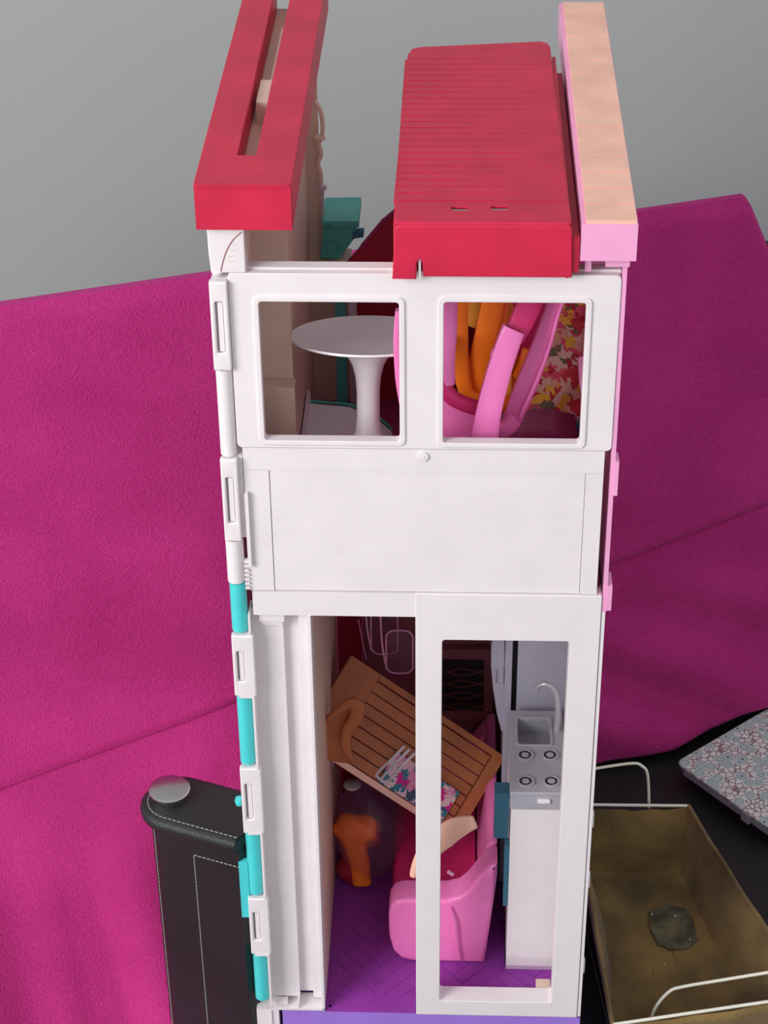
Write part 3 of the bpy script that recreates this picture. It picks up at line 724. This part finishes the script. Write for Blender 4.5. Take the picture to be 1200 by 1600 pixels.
# pink couch
sf = thing('toy_couch', 'bubblegum pink moulded toy couch on the violet floor', 'toy couch', (.155, .17, GZ))
Ye = .0620
out = pl([(628, 1374), (700, 1368), (730, 1362), (752, 1345), (775, 1312)], Ye)
xr0 = at(763, 1502, Ye).x
outer = [(.1300, GZ), (.1180, GZ + .004), (.1105, GZ + .014), (.1072, GZ + .032), (.1068, GZ + .055), (.1080, GZ + .068), (.1120, GZ + .076), (.1200, GZ + .0795), (.1600, GZ + .080), (.1720, GZ + .084), (.1800, GZ + .093), (.1870, GZ + .106), (.1950, GZ + .118), (.2020, GZ + .1245), (.2060, GZ + .1240), (.2062, GZ + .110), (.1965, GZ)]
plate('arm', [outer], Ye, Ye + .030, 'hot', sf, .0045)
# recess line on the arm and swoop
# shell behind: base, back
def ext(name, prof, y0, y1, m, parent, bev=.003):
    return plate(name, [prof], y0, y1, m, parent, bev)
ext('base', [(.1100, GZ), (.1965, GZ), (.1995, GZ + .044), (.1090, GZ + .044)], Ye + .0302, .2800, 'hot2', sf)  # deeper pink puts the shade of the couch recess into the colour
ext('back', [(.1880, GZ + .046), (.1998, GZ + .046), (.2062, GZ + .124), (.2055, GZ + .1245), (.2020, GZ + .125), (.1960, GZ + .120)], Ye + .0302, .2800, 'hot', sf)
ext('arm', outer, .2520, .2795, 'hot', sf, .0045).location.z = 0
cu2 = ext('seat_cushion', [(.1120, GZ + .0445), (.1870, GZ + .0445), (.1870, GZ + .056), (.1120, GZ + .056)], Ye + .0308, .2510, 'hot2', sf)  # seat in the deeper pink too, as painted recess shade
tube('arm_fold', [Vector((.1640, Ye - .0005, GZ + .074)), Vector((.1680, Ye - .001, GZ + .055)), Vector((.1700, Ye - .001, GZ + .030)), Vector((.1740, Ye - .0005, GZ + .006))], [.001, .0030, .0030, .001], 'hot', sf, rb=.0022)
# wooden lounger leaning across
lg = thing('toy_lounger', 'wood-coloured slatted toy lounger lying across the pink couch', 'toy lounger', (.13, .15, .10))
A_ = at(548, 1024, .215); B_ = at(772, 1172, .200); D_ = at(502, 1150, .165)
ux = (B_ - A_); Lx = ux.length; ux.normalize()
vx = D_ - A_; vx = vx - ux * vx.dot(ux); vx.normalize(); wx = ux.cross(vx).normalized()
if wx.y > 0: wx = -wx
def lgp(u, v, h=0): return A_ + ux * u + vx * v + wx * h
def lb(name, u0, u1, v0, v1, h0, h1, m='tan', parent=lg, bev=.0006):
    bm = bmesh.new()
    V = [bm.verts.new(lgp(u, v, h)) for h in (h0, h1) for u, v in ((u0, v0), (u1, v0), (u1, v1), (u0, v1))]
    for f in [(0, 3, 2, 1), (4, 5, 6, 7), (0, 1, 5, 4), (1, 2, 6, 5), (2, 3, 7, 6), (3, 0, 4, 7)]: bm.faces.new([V[i] for i in f])
    return build(name, bm, m, parent, bevel=bev)
WID = .092
lb('headboard', 0, .034, 0, WID, -.002, .004)
lb('frame_rail', .034, Lx + .01, 0, .006, -.002, .005); lb('frame_rail', .034, Lx + .01, WID - .006, WID, -.002, .005, 'peach')  # near rail is the same plastic in its lit tone
lb('footboard', Lx + .0, Lx + .012, .006, WID - .006, -.002, .004)
for k in range(7):
    v0 = .0075 + k * .0112; lb('slat', .0345, Lx - .001, v0, v0 + .0100, -.0008, .0030)
# boards of the reverse side, down to the left
bar(lg, 'armrest', [(503, 1132, .120), (525, 1112, .118), (548, 1098, .116), (558, 1104, .116), (556, 1122, .118), (543, 1140, .120), (540, 1165, .122), (552, 1190, .124)], [.0015, .0030, .0055, .0065, .0060, .0050, .0040, .0025], 'tan', .003)
pplate('side_panel', [(497, 1142), (530, 1112), (553, 1100), (562, 1112), (545, 1140), (543, 1170), (556, 1194), (530, 1192), (500, 1186)], .126, .004, 'tan', lg, .0008)
bar(lg, 'armrest', [(645, 1368, .040), (662, 1340, .040), (690, 1310, .040), (716, 1292, .040), (742, 1284, .040)], [.0030, .0085, .0125, .0115, .0070], 'peach', .003, sq=.85)  # near armrest painted in the lit tone of the lounger plastic
bar(lg, 'armrest_peg', [(700, 1362, .043), (708, 1367, .043)], .0016, 'pink')
lb('magenta_towel', .085, Lx - .01, WID - .040, WID - .007, .0052, .0066, TOW, None, .0004)
tw = bpy.data.objects['magenta_towel']; tag(tw, 'magenta and teal patterned towel lying on the toy lounger', 'towel')
cl_ = thing('silver_bars', 'bundle of bent silver bars on the patterned towel', 'toy bars', tuple(lgp(.075, WID - .03, .01)))
Yc = .095
for k, dx in enumerate((0, 8, 17)):
    bar(cl_, 'bar', [(632 + dx, 1166 + dx * .6, Yc), (612 + dx, 1186 + dx * .6, Yc), (592 + dx * .9, 1205 + dx * .9, Yc), (588 + dx * .9, 1213 + dx * .8, Yc)], .0014, 'silver', n=8, sq=1)
bar(cl_, 'clasp', [(588, 1212, Yc), (600, 1222, Yc), (608, 1218, Yc)], .0015, 'silver', n=8, sq=1)
# clear chairs at the back
for (dx, dy, lab, Yq) in ((0, 0, 'clear plastic toy chair hanging at the top of the ground room', .235), (-24, -30, 'clear plastic toy chair behind the other, higher up', .250)):
    cc = thing('clear_chair', lab, 'chair', tuple(at(625 + dx, 1020 + dy, Yq)))
    L = rrect(at(603 + dx, 980 + dy, Yq).x, at(645 + dx, 980 + dy, Yq).x, at(620 + dx, 1052 + dy, Yq).z, at(620 + dx, 985 + dy, Yq).z, .0085)
    plate('backrest', [L], Yq, Yq + .0015, 'clear', cc, .0005)
    rimp = [Vector((x, Yq, z)) for x, z in L]; rimp.append(rimp[0])
    tube('backrest_rim', rimp, .0008, 'pink', cc, n=6, sub=1)
    bar(cc, 'leg', [(604 + dx, 1046 + dy, Yq), (597 + dx, 1005 + dy, Yq), (594 + dx, 950 + dy, Yq)], .0009, 'pink', n=6)
bar(H, 'pink_cord', [(560, 968, .29), (566, 1000, .29), (572, 1030, .288)], .0009, 'pink', n=6)
# clear bag/bowl with orange and red toys
bw = at(556, 1290, .180)
bowl = thing('clear_bubble', 'clear round plastic bubble holding orange and red toys at the left of the room', 'toy', (bw.x, bw.y, GZ))
def ball(name, c, r, m, parent, noise=0, seg=24):
    bm = bmesh.new(); bmesh.ops.create_uvsphere(bm, u_segments=seg, v_segments=seg // 2, radius=1)
    for v in bm.verts:
        n = 1 + noise * math.sin(v.co.x * 5 + v.co.y * 3) * math.cos(v.co.z * 4)
        v.co = Vector((c[0] + v.co.x * r[0] * n, c[1] + v.co.y * r[1] * n, c[2] + v.co.z * r[2] * n))
    return build(name, bm, m, parent, True)
bc = at(562, 1292, .175); rr = .034
ball('bubble', (max(bc.x, .0505 + .036), bc.y, max(bc.z, GZ + .058)), (.0350, .040, .0560), 'clear', bowl, .03, 40)
lathe('bubble_cap', [(0, .002), (.007, .0015), (.0085, 0), (0, -.001)], 'silver', bowl, 20, Matrix.Translation((bc.x - .006, bc.y - .004, bc.z + .0570)))
oq = thing('orange_toy', 'orange moulded toy seat with one leg inside the clear bubble', 'toy', tuple(at(545, 1320, .165)))
c1 = at(533, 1300, .165); ball('seat', (max(c1.x, .0730), c1.y, c1.z + .004), (.0215, .013, .0180), 'orange', oq, .12)
bar(oq, 'leg', [(545, 1300, .160), (560, 1335, .158), (566, 1378, .156)], [.0105, .0100, .0095], 'orange', .007, sq=.7)
rq = ball('red_toy', (max(at(530, 1362, .165).x, .0680), .170, at(530, 1362, .165).z), (.0155, .012, .0190), 'darkred', None, .1)
tag(rq, 'dark red rounded toy at the bottom of the clear bubble', 'toy')

# ================================================================== basket
RZ = -.030; BZ = -.108
bk_ = thing('fabric_basket', 'olive brown fabric basket with pale wire frame right of the dollhouse', 'basket', (.40, .11, Z0))
BL = Vector((.2925, .325, 0)); BR = at(1076, 1258, RZ, 'z'); FR = at(1270, 1556, RZ, 'z'); FL = at(957, 1602, RZ, 'z')
cs = [BL, BR, FR, FL]
def bring(z, inset, sag=0, out=0):
    c0 = sum((Vector((p.x, p.y, 0)) for p in cs), Vector()) / 4; P = []
    for i in range(4):
        a_, b_ = cs[i], cs[(i + 1) % 4]
        for k in range(10):
            t = k / 10; p = Vector((a_.x + (b_.x - a_.x) * t, a_.y + (b_.y - a_.y) * t, 0))
            d = (c0 - p); f = inset / d.length
            bow = math.sin(math.pi * t)
            q = p + d * f + d.normalized() * (out * bow)
            q.z = z - sag * bow + .0012 * math.sin(k * 2.1 + i); q.x = max(q.x, .2885); P.append(q)
    return P
bm = bmesh.new()
R_o = [bring(RZ - .004, .0, .004), bring(RZ - .010, -.001, .004), bring(-.06, .006), bring(BZ + .006, .016), bring(Z0 + .0005, .020)]
R_i = [bring(RZ - .002, .002, .004), bring(RZ - .014, .005, .004, .003), bring(-.06, .010, 0, .004), bring(BZ + .012, .016, 0, .003), bring(BZ + .002, .022), bring(BZ, .034)]
R_o = [R_o[0]] + R_o[1:]
allr = R_i[::-1] + R_o
V = [[bm.verts.new(p) for p in r] for r in allr]
for a_, b_ in zip(V, V[1:]):
    for k in range(40): bm.faces.new((a_[k], a_[(k + 1) % 40], b_[(k + 1) % 40], b_[k]))
def fillgrid(ring, zf):
    c0 = sum((v.co for v in ring), Vector()) / len(ring); prev = ring
    for f in (.75, .5, .25):
        cur = [bm.verts.new(Vector((c0.x + (v.co.x - c0.x) * f, c0.y + (v.co.y - c0.y) * f, zf + .0018 * math.sin(v.co.x * 60 * f + v.co.y * 45)))) for v in ring]
        for k in range(len(ring)): bm.faces.new((prev[k], prev[(k + 1) % len(ring)], cur[(k + 1) % len(ring)], cur[k]))
        prev = cur
    bm.faces.new(prev)
fillgrid(V[0], BZ); bm.faces.new(V[-1])
olive = mat('olive_canvas', (124, 100, 58), .85, bump=.6, bscale=300, var=.3, vscale=13, sheen=.15)
build('fabric_liner', bm, olive, bk_, True)
for i in range(4):
    P = bring(RZ - .001, .001, .003); seg = [P[(i * 10 + k) % 40] for k in range(11)]
    if i in (0, 2): seg = [Vector((seg[0].x, seg[0].y, RZ)), Vector((seg[5].x, seg[5].y, RZ)), Vector((seg[10].x, seg[10].y, RZ))]; tube('rim_wire', seg, .0017, 'wire', bk_, n=8)
    else: tube('rim_roll', seg, .0022, olive, bk_, n=8, sub=2)
q = bring(BZ + .004, .016); tube('crease_shade', [v + Vector((0, 0, .0006)) for v in q[1:10]], .0007, 'leather', bk_, n=5)  # dark tube painted as the shade along the liner's bottom crease
# wire handles
hb = [at(905, 1205, .325), at(983, 1193, .330), at(1003, 1197, .331), at(1012, 1212, .332), at(1014, 1262, .332)]
hb[0].x = max(hb[0].x, .2900)
tube('handle', hb, .0016, 'wire', bk_, n=8)
tube('handle', [at(1014, 1606, .070), at(1024, 1575, .072), at(1045, 1550, .076), at(1066, 1542, .078), at(1130, 1531, .084), at(1240, 1513, .094)], .0017, 'wire', bk_, n=8)
# stain patch with grey mark and droplets inside the basket
gm = mat('grey_stain', (98, 92, 72), .9, var=.3, vscale=60)
sp_ = [onz(x, y, BZ) for x, y in ((1014, 1425), (1040, 1415), (1070, 1422), (1082, 1440), (1090, 1470), (1075, 1484), (1050, 1486), (1028, 1478), (1016, 1452))]
st = plate('stain', [[(p.x, p.y) for p in sp_]], BZ + .0016, BZ + .0024, gm, bk_, .0002, plane='XY')
for x, y in ((1019, 1428), (1055, 1431), (1038, 1507), (1078, 1468)):
    p = onz(x, y, BZ + .003); ball('crumb', (p.x, p.y, BZ + .0030), (.0011, .0011, .0009), 'wire', bk_, 0, 8)

# ================================================================== patterned case on the sofa
CZ = -.088
c0 = at(1056, 1190, CZ, 'z'); c1 = at(1200, 1106, CZ, 'z'); c2 = at(1200, 1292, CZ, 'z')
ud = (c1 - c0).normalized(); vd = Vector((ud.y, -ud.x, 0))
cs_ = thing('patterned_case', 'flat white case with grey floral mosaic lid on the sofa, behind the basket', 'case', tuple(c0 + ud * .08 + vd * .06 - Vector((0, 0, CZ - Z0))))
XF = Matrix(((ud.x, vd.x, 0, c0.x), (ud.y, vd.y, 0, c0.y), (0, 0, 1, 0), (0, 0, 0, 1)))
def mosaic():
    m = mat('floral_mosaic', (215, 222, 218), .35); nt = m.node_tree; b = nt.nodes['Principled BSDF']; tc = nt.nodes.new('ShaderNodeTexCoord')
    v = nt.nodes.new('ShaderNodeTexVoronoi'); v.inputs['Scale'].default_value = 62; v.inputs['Randomness'].default_value = .8
    r = nt.nodes.new('ShaderNodeValToRGB'); r.color_ramp.interpolation = 'CONSTANT'
    e = r.color_ramp.elements; e[0].position = 0; e[0].color = lin((70, 84, 92)); e[1].position = .09; e[1].color = lin((182, 200, 198))
    x = e.new(.30); x.color = lin((150, 175, 178)); x = e.new(.36); x.color = lin((196, 212, 208)); x = e.new(.47); x.color = lin((225, 228, 222))
    v2 = nt.nodes.new('ShaderNodeTexVoronoi'); v2.feature = 'DISTANCE_TO_EDGE'; v2.inputs['Scale'].default_value = 150
    r2 = nt.nodes.new('ShaderNodeValToRGB'); r2.color_ramp.elements[0].position = .05; r2.color_ramp.elements[1].position = .11
    r2.color_ramp.elements[0].color = lin((150, 126, 128)); r2.color_ramp.elements[1].color = lin((228, 230, 224))
    mk = nt.nodes.new('ShaderNodeMath'); mk.operation = 'GREATER_THAN'; mk.inputs[1].default_value = .47
    mx = nt.nodes.new('ShaderNodeMix'); mx.data_type = 'RGBA'
    for n in (v, v2): nt.links.new(tc.outputs['Object'], n.inputs['Vector'])
    nt.links.new(v.outputs['Distance'], r.inputs['Fac']); nt.links.new(v.outputs['Distance'], mk.inputs[0]); nt.links.new(v2.outputs['Distance'], r2.inputs['Fac'])
    nt.links.new(mk.outputs[0], mx.inputs[0]); nt.links.new(r.outputs['Color'], mx.inputs[6]); nt.links.new(r2.outputs['Color'], mx.inputs[7])
    nt.links.new(mx.outputs[2], b.inputs['Base Color']); return m
lid = plate('lid', [rrect(0, .20, 0, .15, .008)], CZ - .004, CZ, mosaic(), cs_, .0012, plane='XY', xf=XF)
plate('lid_lip', [rrect(.002, .198, .002, .148, .007)], CZ - .0085, CZ - .0044, 'lav', cs_, .0008, plane='XY', xf=XF)
plate('tray', [rrect(.004, .196, .004, .146, .007)], CZ - .016, CZ - .0095, 'grey', cs_, .0008, plane='XY', xf=XF)
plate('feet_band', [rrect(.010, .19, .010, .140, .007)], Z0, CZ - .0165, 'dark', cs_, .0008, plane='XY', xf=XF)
plate('clasp', [rrect(.004, .0075, .100, .112, .001)], CZ - .016, CZ - .004, 'silver', cs_, .0006, plane='XY', xf=Matrix.Translation(-ud * .004) @ XF)
